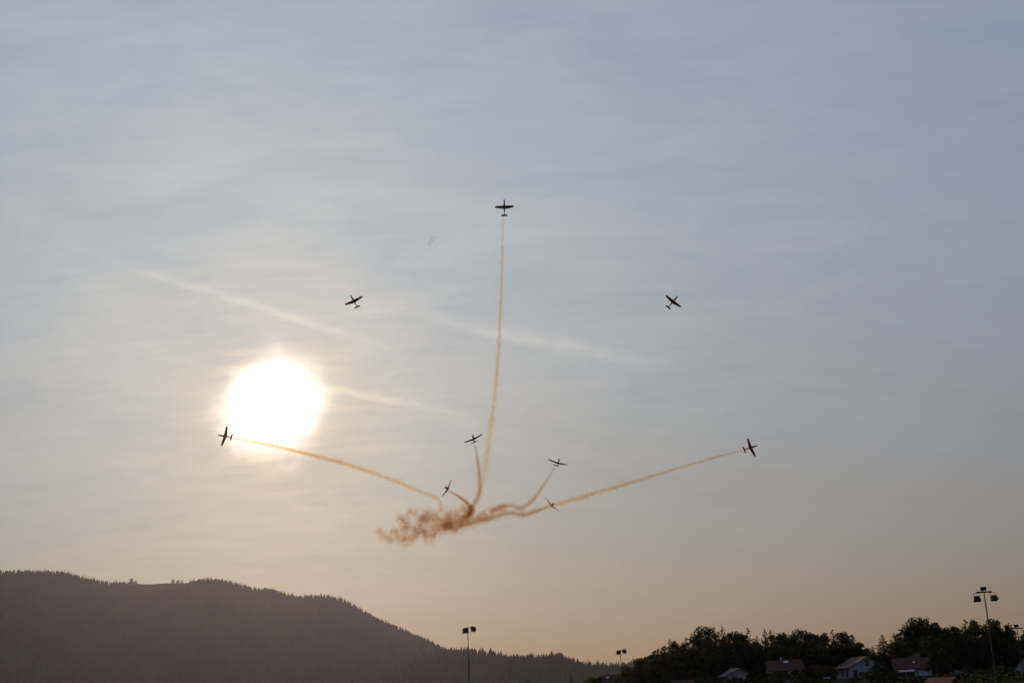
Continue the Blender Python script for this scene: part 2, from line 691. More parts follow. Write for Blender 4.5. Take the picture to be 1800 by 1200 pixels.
# (px, py, Y, kind, variant, leaf, width, name, label)
TREES = [
    (1146, 1151, 430, BR, 1, 'leaf_olive', .75, 'low rounded broadleaf tree at the end of the woodland belt by the hill'),
    (1163, 1137, 425, BR, 0, 'leaf_rust', .95, 'leafy tree with ragged rust tinged edge next to the belt end'),
    (1177, 1121, 440, SP, 1, None, .62, 'slim spruce top poking out near the end of the woodland belt'),
    (1191, 1129, 425, BR, 3, 'leaf_dark', .95, None),
    (1205, 1118, 440, SP, 0, None, .7, None),
    (1217, 1119, 438, SP, 3, None, .7, None),
    (1229, 1123, 425, BR, 4, 'leaf_olive', .85, None),
    (1245, 1107, 430, BR, 2, 'leaf_dark', 1.15, 'broad domed tree beside the spruce with the flag like tip'),
    (1256, 1102, 445, SP, 2, None, .75, None),
    (1269, 1099, 440, SP, 0, None, .85, 'spruce with a flag like tip crowning the domed tree clump'),
    (1286, 1113, 428, BR, 1, 'leaf_olive', 1.0, None),
    (1297, 1112, 436, BR, 3, 'leaf_dark', .9, None),
    (1313, 1102, 430, SP, 2, None, .95, 'full conical spruce standing alone behind the small white gabled house'),
    (1330, 1115, 440, SP, 1, None, .7, None),
    (1343.5, 1104, 432, SP, 3, None, .8, 'one of two twin spruces behind the red roof with skylight'),
    (1353.5, 1105, 436, SP, 0, None, .72, 'one of two twin spruces behind the red roof with skylight'),
    (1368, 1115, 428, BR, 4, 'leaf_dark', .95, None),
    (1382, 1113, 436, BR, 0, 'leaf_olive', .9, None),
    (1393, 1106, 442, SP, 1, None, .8, 'pointed spruce above the far end of the skylight roof'),
    (1406, 1112, 432, BR, 2, 'leaf_dark', .9, None),
    (1424, 1114, 430, BR, 1, 'leaf_dark', 1.0, None),
    (1443, 1115, 436, BR, 3, 'leaf_olive', 1.0, None),
    (1463, 1105, 438, SP, 2, None, .9, 'pointed spruce above the gap before the blue white gabled house'),
    (1481, 1112, 430, BR, 4, 'leaf_dark', .9, None),
    (1498, 1117, 436, SP, 0, None, .85, 'sloping spruce at the edge of the gap in the woodland'),
    (1510, 1130, 430, BR, 1, 'leaf_dark', .8, None),
    (1519, 1140, 426, BR, 3, 'leaf_rust', .7, 'thin leafy tree letting light through at the woodland gap'),
    (1533, 1134, 420, SP, 1, None, .62, 'short spruce standing in the gap of the woodland'),
    (1550, 1114, 432, SP, 3, None, .95, 'tall open branched spruce on the near side of the gap'),
    (1571, 1111, 440, SP, 0, None, .85, None),
    (1590, 1107, 430, BR, 0, 'leaf_dark', 1.05, None),
    (1606, 1096, 436, BR, 3, 'leaf_dark', 1.1, None),
    (1620, 1091, 430, BR, 2, 'leaf_olive', 1.25, 'tallest domed broadleaf tree behind the dark red roofed house'),
    (1634, 1096, 438, BR, 4, 'leaf_dark', 1.1, None),
    (1647, 1103, 432, BR, 1, 'leaf_dark', 1.0, None),
    (1655, 1100, 440, SP, 1, None, .75, None),
    (1674, 1102, 430, BR, 4, 'leaf_dark', 1.05, None),
    (1695, 1087, 432, SP, 2, None, 1.05, 'sharp pointed spruce, tallest beside the big floodlight mast'),
    (1716, 1091, 426, BR, 0, 'leaf_olive', 1.15, 'loose leafy tree with light gaps behind the big floodlight mast'),
    (1738, 1095, 430, BR, 2, 'leaf_rust', 1.1, 'leafy tree right behind the pole of the big floodlight mast'),
    (1758, 1099, 428, BR, 4, 'leaf_dark', 1.05, None),
    (1775, 1107, 430, BR, 1, 'leaf_dark', .95, None),
    (1791, 1128, 424, BR, 3, 'leaf_olive', .75, 'thin leafy tree with sky showing through beside the white steep gable'),
    (1826, 1100, 430, BR, 0, 'leaf_dark', 1.1, None),
]
for (px, py, Y, kd, var, leaf, wd, lab) in TREES:
    Y -= 55
    if kd == SP:
        plant_tree('spruce_tree', lab or 'dark spruce in the closed part of the woodland belt', 'tree', px, py, Y, kd, var, None, wd, BELT)
    else:
        plant_tree('broadleaf_tree', lab or 'dark broadleaf tree in the closed part of the woodland belt', 'tree', px, py, Y, kd, var, leaf, wd, BELT)
# lower row filling the foot of the belt
FOOT = [(1165, 1165), (1200, 1150), (1238, 1146), (1275, 1142), (1322, 1140), (1368, 1141), (1418, 1140), (1440, 1146), (1500, 1146), (1580, 1140),
        (1640, 1130), (1660, 1128), (1690, 1130), (1712, 1138), (1735, 1134), (1762, 1136), (1778, 1150), (1547, 1164), (1820, 1140), (1478, 1143), (1300, 1142)]
for i, (px, py) in enumerate(FOOT):
    plant_tree('broadleaf_tree', 'low dark tree filling the foot of the woodland belt behind the houses', 'tree', px, py - 12, 352 + (i * 7) % 14, BR, i % 5,
               ('leaf_dark', 'leaf_olive')[i % 2], 1.05, 'low trees at the foot of the woodland belt')


def shrub(px, py, Y, w, var, leaf, label, group='garden shrubs in front of the houses', name='garden_shrub', cat='shrub'):
    return plant_tree(name, label, cat, px, py, Y, BR, var, leaf, w, group)


# ------------------------------------------------------------------ houses
def house(name, label, px, py, Y, rot, w, d, wall_h, rise, roof, wall='plaster', over=0.6, base_z=None):
    """gabled house, ridge along local y; ridge middle at the photo pixel (px, py)
    w: gable width, d: length; returns root with wall and roof parts"""
    p = at(px, py, Y)
    top = wall_h + rise
    gz = p.z - top - 0.14
    root = thing(name, label, 'house', (p.x, Y, gz), rot, 'houses along the edge of the field')
    g = Geo()
    y0, y1 = -d / 2, d / 2
    prof = [(-w / 2, -1.5), (w / 2, -1.5), (w / 2, wall_h), (0, top), (-w / 2, wall_h)]
    vs = [(x, y0, z) for x, z in prof] + [(x, y1, z) for x, z in prof]
    fs = [(0, 1, 2, 3, 4), (9, 8, 7, 6, 5)] + [(k, 5 + k, 5 + (k + 1) % 5, (k + 1) % 5) for k in range(5)]
    g.add(vs, fs)
    g.build('wall', M[wall], root)
    slope = rise / (w / 2)
    r = Geo()
    th = 0.16
    ex, ez = w / 2 + over, wall_h - over * slope
    for s in (-1, 1):
        a, b = (0.0, top), (s * ex, ez)
        nrm = Vector((s * slope, 1)).normalized()
        lo, hi = 0.02, th
        P = [(a[0] + 0, a[1] + lo), (b[0] + nrm.x * lo, b[1] + nrm.y * lo), (b[0] + nrm.x * hi, b[1] + nrm.y * hi), (a[0] + 0, a[1] + hi / nrm.y)]
        vs = [(x, y0 - over, z) for x, z in P] + [(x, y1 + over, z) for x, z in P]
        r.add(vs, [(0, 1, 2, 3), (7, 6, 5, 4), (0, 4, 5, 1), (1, 5, 6, 2), (2, 6, 7, 3), (3, 7, 4, 0)])
    rf = r.build('roof', M[roof], root)
    root['dims'] = (w, d, wall_h, rise)
    return root, rf


def window(root, x, y, z, w, h, face, name='window', mat='window'):
    """face: 'f' gable at -y, 'l' side at -x, 'r' side at +x"""
    g, p = Geo(), Geo()
    dep = 0.06
    if face == 'f':
        bx = lambda c, s: (c, s)
        cen = Vector((x, y - dep / 2, z))
        for dx, sx, dz, szz in ((-w / 2, .09, 0, h), (w / 2, .09, 0, h), (0, w + .09, -h / 2, .09), (0, w + .09, h / 2, .09), (0, .06, 0, h)):
            g.box(cen + Vector((dx, 0, dz)), (sx, dep, szz + (0.09 if szz == h and sx == .09 else 0)))
        p.box((x, y - 0.012, z), (w, 0.02, h))
    else:
        s = -1 if face == 'l' else 1
        cen = Vector((x + s * dep / 2, y, z))
        for dx, sx, dz, szz in ((-w / 2, .09, 0, h), (w / 2, .09, 0, h), (0, w + .09, -h / 2, .09), (0, w + .09, h / 2, .09), (0, .06, 0, h)):
            g.box(cen + Vector((0, dx, dz)), (dep, sx, szz + (0.09 if szz == h and sx == .09 else 0)))
        p.box((x + s * 0.012, y, z), (0.02, w, h))
    fr = g.build(name, M['timber'], root)
    p.build('pane' if mat == 'window' else 'blind', M[mat], fr)
    return fr


def build_houses():
    R = math.radians
    # small white house with its gable to the field
    h1, rf = house('gabled_house', 'small white gabled house with grey roof, half sunk behind shrubs', 1292, 1174, 338, R(4), 6.0, 8.0, 2.3, 1.5, 'roof_grey', over=0.9)
    window(h1, 0.5, -4.0, 0.9, 0.9, 0.7, 'f')
    window(h1, -1.7, -4.0, 1.2, 0.8, 1.0, 'f')
    # long red roof with skylight
    h2, rf = house('long_roofed_house', 'house with long red brown roof carrying a shiny skylight and chimney', 1376, 1159.5, 340, R(90 - 1), 7.4, 8.2, 2.4, 2.2, 'roof_red', over=0.8)
    # local: ridge along y turned; the slope to the field is local -x side after the turn
    Geo().box((0.45, 0.4, 4.75), (0.5, 0.5, 1.3)).build('chimney', M['plaster_grey'], rf)
    sl = math.atan2(2.2, 3.7)
    Mx = Matrix.Rotation(-sl, 3, 'Y')
    for s in (-1,):
        Geo().box((s * 0.95, -0.55, 4.2 + 0.06), (0.75, 1.3, 0.12), Mx).build('skylight', M['metal_pale'], rf)
    for yy in (-2.3, 0.2, 2.6):
        window(h2, -3.7, yy, 1.3, 1.1, 1.1, 'l')
    for x in (-1.5, 0.9):
        fr = window(h2, x, -4.1, 1.35, 0.8, 1.5, 'f')
    # blue white gabled house
    h3, rf = house('white_gabled_house', 'white house with wide gable and brown roof beside the gap in the trees', 1509, 1154, 340, R(7), 9.2, 9.5, 2.9, 2.35, 'roof_brown', over=0.75)
    window(h3, 0.2, -4.75, 3.75, 1.0, 1.5, 'f')
    window(h3, 2.6, -4.75, 3.05, 0.9, 0.9, 'f')
    window(h3, -3.2, -4.75, 1.2, 1.0, 1.9, 'f')
    window(h3, 2.4, -4.75, 1.0, 1.2, 1.2, 'f')
    for yy in (-2.8, 0.4):
        window(h3, -4.6, yy, 1.3, 1.1, 1.5, 'l')
    Geo().box((-0.9, -5.15, 1.15), (2.6, 0.7, 0.9)).build('balcony', M['timber'], h3)
    # dark red roof with a raised cross gable
    h4, rf = house('terrace_house', 'dark red roofed house with raised upper roof, pale awning and lowered blind', 1602, 1155.5, 332, R(90 - 13), 8.0, 8.4, 2.7, 2.25, 'roof_red', over=0.8)
    u = Geo()
    for (x0, x1, yb) in ((-1.2, 2.2, 0),):
        vs = [(-0.6, -2.2, 4.6), (-0.6, 1.9, 4.6), (2.6, -2.2, 3.6), (2.6, 1.9, 3.6), (0.4, -2.3, 6.3), (0.4, 2.6, 5.0), (2.6, -2.3, 6.2), (2.6, 2.6, 4.95)]
        u.add(vs, [(0, 1, 5, 4), (2, 6, 7, 3), (0, 4, 6, 2), (1, 3, 7, 5), (4, 5, 7, 6), (0, 2, 3, 1)])
    u.build('upper_roof', M['roof_brown'], rf)
    Geo().box((-2.35, -0.3, 4.02), (0.5, 0.45, 0.1), Matrix.Rotation(-math.atan2(2.25, 4.0), 3, 'Y')).build('skylight', M['metal_pale'], rf)
    Geo().box((-5.0, 1.9, 2.05), (1.6, 3.7, 0.10), Matrix.Rotation(R(-22), 3, 'Y')).build('awning', M['blind'], h4)
    for yy in (3.2, 0.9):
        window(h4, -4.0, yy, 1.05, 1.8, 1.7, 'l')
    window(h4, -4.0, -2.2, 1.25, 2.5, 1.75, 'l', 'window', 'blind')
    Geo().box((-4.25, -2.2, 2.36), (0.4, 2.9, 0.12)).build('blind_case', M['metal_pale'], h4)
    for yy in (-3.9, -0.4, 3.9):
        Geo().box((-4.6, yy, 0.5), (0.16, 0.16, 3.2)).build('post', M['plaster'], h4)
    # small grey outbuilding
    h5, rf = house('outbuilding', 'small grey outbuilding with flat gable between dark trees', 1675, 1178, 320, R(18), 4.6, 5.0, 2.1, 0.6, 'roof_grey', 'plaster_grey', over=0.3)
    window(h5, 0.2, -2.5, 1.2, 0.9, 0.9, 'f')
    # steep white gable at the edge
    h6, rf = house('steep_gabled_house', 'white house with steep gable and paired windows beyond the floodlights', 1799, 1157, 320, R(-23), 5.4, 8.0, 2.2, 2.9, 'roof_grey', over=0.35)
    for x in (-0.9, 0.8):
        window(h6, x, -4.0, 1.9, 0.7, 0.9, 'f')
    # hut with orange roof near the pitch
    h7, rf = house('pitch_hut', 'little hut with sunlit orange roof at the edge of the pitch', 1655, 1190.5, 128, R(35), 2.4, 2.6, 1.5, 0.75, 'roof_orange', 'timber', over=0.25)
    # roof among the bushes near the low hill
    h8, rf = house('cottage', 'dark cottage roof with a glinting skylight among bushes below the low hill', 1071, 1186, 260, R(90 - 20), 3.8, 3.0, 2.0, 1.2, 'roof_red', over=0.4)
    Geo().box((-0.7, 0.2, 2.92), (0.35, 0.6, 0.10), Matrix.Rotation(-math.atan2(1.2, 1.9), 3, 'Y')).build('skylight', M['metal_pale'], rf)
    h9, rf = house('cottage', 'low reddish roof just showing over dark shrubs by the woodland end', 1198, 1195, 300, R(90 + 8), 5.0, 4.5, 1.8, 1.2, 'roof_red', over=0.4)


build_houses()

# shrubs and low trees round the houses
SHRUBS = [(1240, 1184, 330, 'shrub thicket between the woodland end and the small white house'),
          (1262, 1190, 325, 'round shrub at the corner of the small white house'),
          (1300, 1191, 326, 'low dark shrub covering the front of the small white house'),
          (1322, 1180, 322, 'olive shrub between the small white house and the skylight roof'),
          (1345, 1181, 318, 'olive shrub in front of the skylight roof house'),
          (1372, 1178, 322, 'olive shrub in front of the skylight roof house'),
          (1398, 1177, 324, 'olive shrub in front of the skylight roof house'),
          (1424, 1172, 335, 'dark shrub beside the end of the skylight roof'),
          (1440, 1170, 330, 'rusty shrub before the white wide gabled house'),
          (1456, 1172, 326, 'rusty shrub before the white wide gabled house'),
          (1542, 1165, 322, 'tall dark shrub at the corner of the white wide gabled house'),
          (1530, 1180, 315, 'dark shrub under the gable of the white wide gabled house'),
          (1556, 1176, 318, 'dark shrub beside the terrace of the awning house'),
          (1585, 1193, 300, 'low hedge plant below the awning terrace'),
          (1645, 1142, 322, 'round headed garden tree beside the dark red roofed house'),
          (1660, 1160, 318, 'dark leaning shrub between dark red roof and grey outbuilding'),
          (1702, 1172, 330, 'dark shrub beyond the grey outbuilding'),
          (1722, 1178, 325, 'dark shrub near the foot of the big floodlight mast'),
          (1745, 1176, 330, 'dark shrub near the foot of the big floodlight mast'),
          (1770, 1174, 328, 'dark shrub beside the steep white gable'),
          (1500, 1189, 312, 'low dark shrub below the balcony of the white gabled house'),
          (1410, 1188, 310, 'low dark shrub at the edge of the lawn'),
          (1280, 1196, 312, 'low dark shrub at the edge of the lawn'),
          (1340, 1193, 308, 'low dark shrub at the edge of the lawn')]
for i, (px, py, Y, lab) in enumerate(SHRUBS):
    Y -= 12
    leaf = 'leaf_olive' if 'olive' in lab else ('leaf_rust' if 'rust' in lab else 'leaf_dark')
    shrub(px, py, Y, rng.uniform(0.42, 0.6) if 'tree' not in lab else 0.85, i % 5, leaf, lab)


def hedge(label, pa, pb, Y, depth, height_px):
    """long dark hedge; pa, pb: photo pixels of its top edge"""
    A, B = at(*pa, Y), at(*pb, Y)
    n = int((B - A).length * 60)
    r = np.random.default_rng(int(pa[0]))
    C, Nn = [], []
    gz = min(ground_z(A.x, Y), ground_z(B.x, Y))
    for _ in range(n):
        t = r.random()
        p = A.lerp(B, t)
        hh = p.z - gz
        u = r.random()
        lump = 1 + 0.22 * noise.noise(Vector((p.x * .45, 2, 0))) + 0.10 * noise.noise(Vector((p.x * 1.7, 5, 0)))
        C.append((p.x - A.x, (r.random() - .5) * depth * (1 - .3 * u), hh * u * lump))
        Nn.append(r.normal(size=3))
    C, Nn = np.array(C), np.array(Nn)
    Nn /= np.linalg.norm(Nn, axis=1, keepdims=True)
    v, f = quads_to_mesh('foliage', C, Nn, r.uniform(.3, .6, n), r, .75)
    root = thing('hedge', label, 'hedge', (A.x, Y, gz))
    link('foliage', mesh_np('foliage', v, f), M['needle'], root)
    k = 0.6
    while k < (B - A).x:
        Geo().bar((k, 0, -.2), (k, 0, 1.2), .05, .03, 5).build('stem', M['bark'], root)
        k += 2.5


hedge('long dark hedge before the skylight roof and small white house', (1225, 1189), (1436, 1190), 250, 2.2, 8)
hedge('dark hedge below the awning terrace house', (1530, 1190), (1650, 1190), 245, 2.2, 8)
hedge('dark hedge behind the foot of the tall floodlight mast', (1655, 1183), (1830, 1176), 236, 2.4, 8)

# planting towards the low hill
NEAR = [(1003, 1183, 230, SP, 1, None, .24, 'conical_tree', 'slim conical evergreen standing alone before the low hill'),
        (917, 1198.5, 240, BR, 0, 'leaf_dark', .3, 'bush', 'low bush top below the low hill near the thin floodlight mast'),
        (927, 1197, 242, BR, 1, 'leaf_dark', .34, 'bush', 'low bush top below the low hill near the thin floodlight mast'),
        (1036, 1192, 240, BR, 2, 'leaf_rust', .42, 'bush', 'brownish bush beside the cottage with the glinting skylight'),
        (1050, 1190, 245, BR, 3, 'leaf_rust', .45, 'bush', 'brownish bush beside the cottage with the glinting skylight'),
        (1062, 1187, 268, BR, 4, 'leaf_dark', .45, 'bush', 'dark bush behind the cottage with the glinting skylight'),
        (1083, 1190, 240, BR, 0, 'leaf_rust', .4, 'bush', 'brownish bush on the far side of the cottage'),
        (1098, 1181, 262, BR, 1, 'leaf_rust', .62, 'broadleaf_tree', 'round brown headed tree next to the cottage'),
        (1119, 1159, 400, BR, 2, 'leaf_dark', .85, 'broadleaf_tree', 'dark tree standing off the end of the woodland belt'),
        (1131, 1156, 420, BR, 3, 'leaf_olive', .8, 'broadleaf_tree', 'feathery tree standing between low hill and woodland belt'),
        (1142, 1166, 380, BR, 4, 'leaf_dark', .85, 'broadleaf_tree', 'dark rounded tree under the woodland belt end'),
        (1120, 1180, 330, BR, 0, 'leaf_dark', .7, 'broadleaf_tree', 'low spreading tree near the reddish low roof'),
        (1160, 1182, 330, BR, 1, 'leaf_dark', .75, 'broadleaf_tree', 'low spreading tree near the reddish low roof'),
        (1190, 1180, 340, BR, 2, 'leaf_dark', .75, 'broadleaf_tree', 'low spreading tree behind the reddish low roof'),
        (1222, 1178, 335, BR, 3, 'leaf_dark', .75, 'broadleaf_tree', 'low spreading tree beside the reddish low roof')]
for (px, py, Y, kd, var, leaf, wd, nm, lab) in NEAR:
    plant_tree(nm, lab, 'tree' if 'tree' in nm else 'bush', px, py, Y, kd, var, leaf, wd, 'trees and bushes below the low hill')

# single trees that stand free on the bare saddle of the ridge
for (px, py, kd, var, wd, lab) in [(231, 1015.5, BR, 3, 2.0, 'wide free standing tree on the wooded side of the bare ridge saddle'),
                                   (239, 1019.5, BR, 1, 1.3, 'small bushy tree where the bare ridge saddle begins'),
                                   (304, 1017.5, BR, 0, 1.5, 'round single tree on the bare ridge saddle'),
                                   (313, 1019.5, BR, 2, 1.4, 'flat topped tree next to the round one on the ridge saddle'),
                                   (320, 1020.0, BR, 4, 1.1, 'small tree at the end of the free row on the ridge saddle'),
                                   (327, 1020.5, SP, 1, .7, 'tiny spruce closing the free row on the ridge saddle')]:
    p = at(px, py, RIDGE_Y - 20)
    plant_tree('ridge_tree', lab, 'tree', px, py, RIDGE_Y - 20, kd, var, 'leaf_dark', wd, 'free standing trees on the ridge saddle',
               base_z=min(p.z - 3, far_z(p.x, RIDGE_Y - 20)))


# ------------------------------------------------------------------ floodlight masts
def lamp_part(root, c, yaw, tilt, w=1.0, h=0.62, d=0.55, roll=0.0):
    """floodlight: tapering case with glass front and U bracket; front looks along local -y"""
    R3 = Matrix.Rotation(yaw, 3, 'Z') @ Matrix.Rotation(tilt, 3, 'X') @ Matrix.Rotation(roll, 3, 'Y')
    g = Geo()
    fr = [(-w / 2, -d / 2, -h / 2), (w / 2, -d / 2, -h / 2), (w / 2, -d / 2, h / 2), (-w / 2, -d / 2, h / 2)]
    bk = [(-w * .33, d / 2, -h * .33), (w * .33, d / 2, -h * .33), (w * .33, d / 2, h * .33), (-w * .33, d / 2, h * .33)]
    g.add([R3 @ Vector(p) + Vector(c) for p in fr + bk], [(0, 1, 2, 3), (7, 6, 5, 4), (0, 4, 5, 1), (1, 5, 6, 2), (2, 6, 7, 3), (3, 7, 4, 0)])
    lamp = g.build('floodlight', M['lamp_case'], root)
    Geo().box(R3 @ Vector((0, -d / 2 - 0.012, 0)) + Vector(c), (w * .9, 0.02, h * .88), R3).build('glass', M['lamp_glass'], lamp)
    return lamp


def tee_mast(label, px, py, Y, yaw):
    """mast with a bar on top: one lamp above, two hanging in brackets below"""
    p = at(px, py, Y)
    gz = ground_z(p.x, Y)
    h = p.z - gz
    root = thing('floodlight_mast', label, 'floodlight', (p.x, Y, gz), yaw, 'floodlight masts round the pitch')
    Geo().bar((0, 0, -0.3), (0, 0, h), 0.13, 0.075, 10).build('pole', M['steel'], root)
    Geo().box((0, 0, h + 0.05), (2.3, 0.22, 0.2)).build('crossbar', M['steel'], root)
    lamp_part(root, (-0.12, 0.0, h + 0.56), 0.0, math.radians(12), 0.92, 0.56, 0.5)
    Geo().bar((-0.12, 0, h + 0.1), (-0.11, 0.058, h + 0.35), 0.05).build('lamp_post', M['steel'], root)
    for s, yw in ((-1, -0.35), (1, 0.35)):
        c = Vector((s * 1.28, -0.25, h - 0.88))
        lamp_part(root, c, s * 0.25, math.radians(62), 1.05, 0.70, 0.72, roll=s * 0.06)
        b = Geo()
        for q in (-1, 1):
            b.bar(c + Vector((q * 0.46, 0.0, 0.28)), c + Vector((q * 0.42 - s * 0.12, 0.22, 0.80)), 0.03, n=6)
        b.bar(c + Vector((-0.42 - s * 0.12, 0.22, 0.80)), c + Vector((0.42 - s * 0.12, 0.22, 0.80)), 0.03, n=6)
        b.build('bracket', M['steel'], root)
    for k in range(8):
        z = h - 0.9 - k * 0.55
        s = 1 if k % 2 else -1
        Geo().bar((s * 0.05, 0, z), (s * 0.30, 0, z), 0.014, n=5).build('step_peg', M['steel'], root)
    return root


def fork_mast(label, px, py, Y, yaw):
    """mast with a short bent arm carrying two upright lamps"""
    p = at(px, py, Y)
    gz = ground_z(p.x, Y)
    h = p.z - gz
    root = thing('floodlight_mast', label, 'floodlight', (p.x, Y, gz), yaw, 'floodlight masts round the pitch')
    Geo().bar((0, 0, -0.3), (0, 0, h), 0.12, 0.06, 10).build('pole', M['steel'], root)
    a = Geo()
    a.bar((-1.05, 0, h - 0.02), (0.55, 0, h + 0.05), 0.04, n=6)
    a.bar((0.55, 0, h + 0.05), (0.75, 0, h + 0.5), 0.035, n=6)
    a.bar((-1.05, 0, h - 0.02), (-0.85, 0, h + 0.75), 0.035, n=6)
    a.build('arm', M['steel'], root)
    lamp_part(root, (-0.42, -0.1, h + 0.55), math.radians(24), math.radians(24), 1.02, 0.9, 0.6, roll=-0.12)
    lamp_part(root, (1.02, 0.0, h + 0.68), math.radians(-58), math.radians(30), 0.95, 0.85, 0.6, roll=0.35)
    return root


tee_mast('tall floodlight mast with three lamps on a bar before the woodland', 1729.5, 1040.5, 190, 0.05)
tee_mast('lower three lamp floodlight mast rising behind trees near the steep gable', 1787.5, 1104, 262, -0.12)
fork_mast('thin two lamp floodlight mast before the mountain foot', 822.3, 1112, 222, 0.0)
fork_mast('lower two lamp floodlight mast near the cottage and woodland end', 1090.5, 1149.5, 290, 0.12)

# low white board by the lawn
bp = at(1454, 1190.3, 262)
wb = thing('advertising_board', 'low white board standing at the edge of the lawn', 'board', (bp.x, 262, ground_z(bp.x, 262)))
hb = bp.z - ground_z(bp.x, 262)
Geo().box((0, 0, hb), (1.5, 0.05, 0.3)).build('panel', M['plaster'], wb)
for s in (-0.6, 0.6):
    Geo().bar((s, 0.06, -0.1), (s, 0.06, hb + 0.1), 0.03, n=6).build('post', M['steel'], wb)


# ------------------------------------------------------------------ aircraft
def airfoil(chord, thick, n=7):
    pts = []
    for k in range(n):
        t = k / (n - 1)
        u = t * t
        z = thick * chord * 2.6 * (0.2969 * math.sqrt(u) - 0.126 * u - 0.3516 * u ** 2 + 0.2843 * u ** 3 - 0.1036 * u ** 4)
        pts.append((u, z))
    up = [(-u * chord, z * 1.1) for u, z in pts]
    dn = [(-u * chord, -z * 0.75) for u, z in pts[1:-1]][::-1]
    return up + dn


def wing_section(x, le, chord, z, thick, sx):
    return [Vector((sx * x, le + dy, z + dz)) for dy, dz in airfoil(chord, thick)]


def make_aircraft():
    """low wing trainer; x right, y forward, z up"""
    root = thing('propeller_aircraft', 'aircraft', 'aircraft', (0, 0, 0))
    g = Geo()
    secs = [(3.55, .27, 0.0, .28), (3.2, .37, -.02, .40), (2.4, .44, 0.0, .52), (1.4, .47, .05, .58), (0.4, .47, .08, .60), (-0.8, .45, .12, .58),
            (-2.0, .35, .18, .48), (-3.2, .25, .26, .36), (-4.4, .15, .33, .27), (-5.3, .07, .38, .2), (-5.55, .03, .42, .12)]
    g.loft([[Vector((hw * math.cos(a), y, zc + hh * math.sin(a))) for a in [2 * math.pi * k / 14 for k in range(14)]] for y, hw, zc, hh in secs])
    g.build('fuselage', M['white_paint'], root, True)
    sp = Geo()
    sp.loft([[Vector((r * math.cos(a), y, r * math.sin(a))) for a in [2 * math.pi * k / 12 for k in range(12)]] for y, r in ((3.56, .26), (3.8, .22), (4.05, .12), (4.2, .02))])
    hub = sp.build('spinner', M['prop_black'], root, True)
    for k in range(3):
        a = 2 * math.pi * k / 3 + 0.5
        u = Vector((math.cos(a), 0, math.sin(a)))
        t = Vector((-math.sin(a), 0, math.cos(a)))
        y = Vector((0, 1, 0))
        b = Geo()
        rings = []
        for r, c, tw in ((.2, .10, 1.0), (.6, .17, .75), (1.0, .15, .5), (1.18, .06, .4)):
            ch = t * math.cos(tw) + y * math.sin(tw)
            nn = t * -math.sin(tw) + y * math.cos(tw)
            o = Vector((0, 3.74, 0)) + u * r
            rings.append([o + ch * c * .5, o + nn * .02, o - ch * c * .5, o - nn * .02])
        b.loft(rings)
        b.build('propeller_blade', M['prop_black'], hub)
    dih = math.tan(math.radians(6.5))
    for s in (-1, 1):
        st = []
        for x, le, ch in ((.30, .80, 2.05), (1.2, .76, 1.92), (2.6, .66, 1.62), (4.35, .55, 1.28)):
            st.append(wing_section(x, le, ch, -.38 + (x - .3) * dih, .14, s))
        w = Geo()
        w.loft(st)
        wg = w.build('wing', M['red_paint'], root, True)
        t = Geo()
        t.loft([wing_section(x, le, ch, -.38 + (x - .3) * dih, th, s) for x, le, ch, th in ((4.353, .55, 1.28, .14), (5.0, .50, 1.14, .12), (5.2, .44, .98, .05))])
        t.build('wing_tip', M['white_paint'], wg, True)
        e = Geo()
        e.loft([wing_section(x, le, ch, .45, .09, s) for x, le, ch in ((.05, -4.25, 1.15), (.6, -4.38, 1.08), (1.72, -4.70, .80))])
        e.build('tailplane', M['red_paint'], root, True)
    fin = Geo()
    rings = []
    for z, le, ch in ((.45, -3.7, 1.75), (.9, -4.35, 1.25), (1.95, -4.75, .8)):
        rings.append([Vector((dz, le + dy, z)) for dy, dz in airfoil(ch, .08)])
    fin.loft(rings)
    fin.build('fin', M['red_paint'], root, True)
    c = Geo()
    secs = [(1.55, .10, .58), (1.1, .33, .85), (.3, .40, 1.13), (-.6, .40, 1.15), (-1.3, .33, .95), (-1.9, .10, .62)]
    c.loft([[Vector((hw * math.cos(a), y, .5 + (zt - .5) * math.sin(a))) for a in [math.pi * k / 8 for k in range(9)]] for y, hw, zt in secs])
    c.build('canopy', M['canopy_glass'], root, True)
    return root


# nose, tail, two wing tips in photo pixels
PLANES = [
    ((886.4, 349), (886.8, 379.5), (870, 362), (903, 360.8), 'red winged propeller aircraft climbing straight up ahead of the tall upright smoke trail'),
    ((616, 517), (628.1, 540.4), (605.8, 534.6), (636, 519.4), 'red winged aircraft without smoke, banking on the sunward side of the upright trail'),
    ((1192.1, 519.2), (1174.4, 541.2), (1171.7, 517.5), (1197.5, 537.9), 'red winged aircraft without smoke, banking away from the sun beyond the upright trail'),
    ((382.3, 764), (407.5, 768.8), (397.1, 749), (389, 782.9), 'propeller aircraft crossing the edge of the sun glare with long curved smoke'),
    ((1332.9, 782.5), (1307.5, 790.6), (1315.6, 770), (1328.5, 801), 'red winged aircraft drawing the long straight smoke trail away from the sun'),
    ((830.9, 763), (834, 778.5), (816.2, 776.6), (848.5, 761.6), 'aircraft seen nearly end on, pulling up smoke close beside the upright trail'),
    ((983.3, 806), (977.3, 819), (964.5, 806.5), (998, 816.5), 'aircraft seen nearly end on above the bent smoke trail furthest from the sun'),
    ((781.9, 855.6), (789.4, 861.3), (793.7, 841.9), (776.6, 872.9), 'steeply banked aircraft with a short smoke trail close above the smoke cloud'),
    ((974.2, 884.8), (966.8, 888.6), (958.9, 874.8), (982.9, 898.8), 'steeply banked aircraft crossing the long straight trail, its smoke leading into the cloud'),
]
PLANE_S = 3.43          # photo pixels per metre
PLANE_D = F / PLANE_S


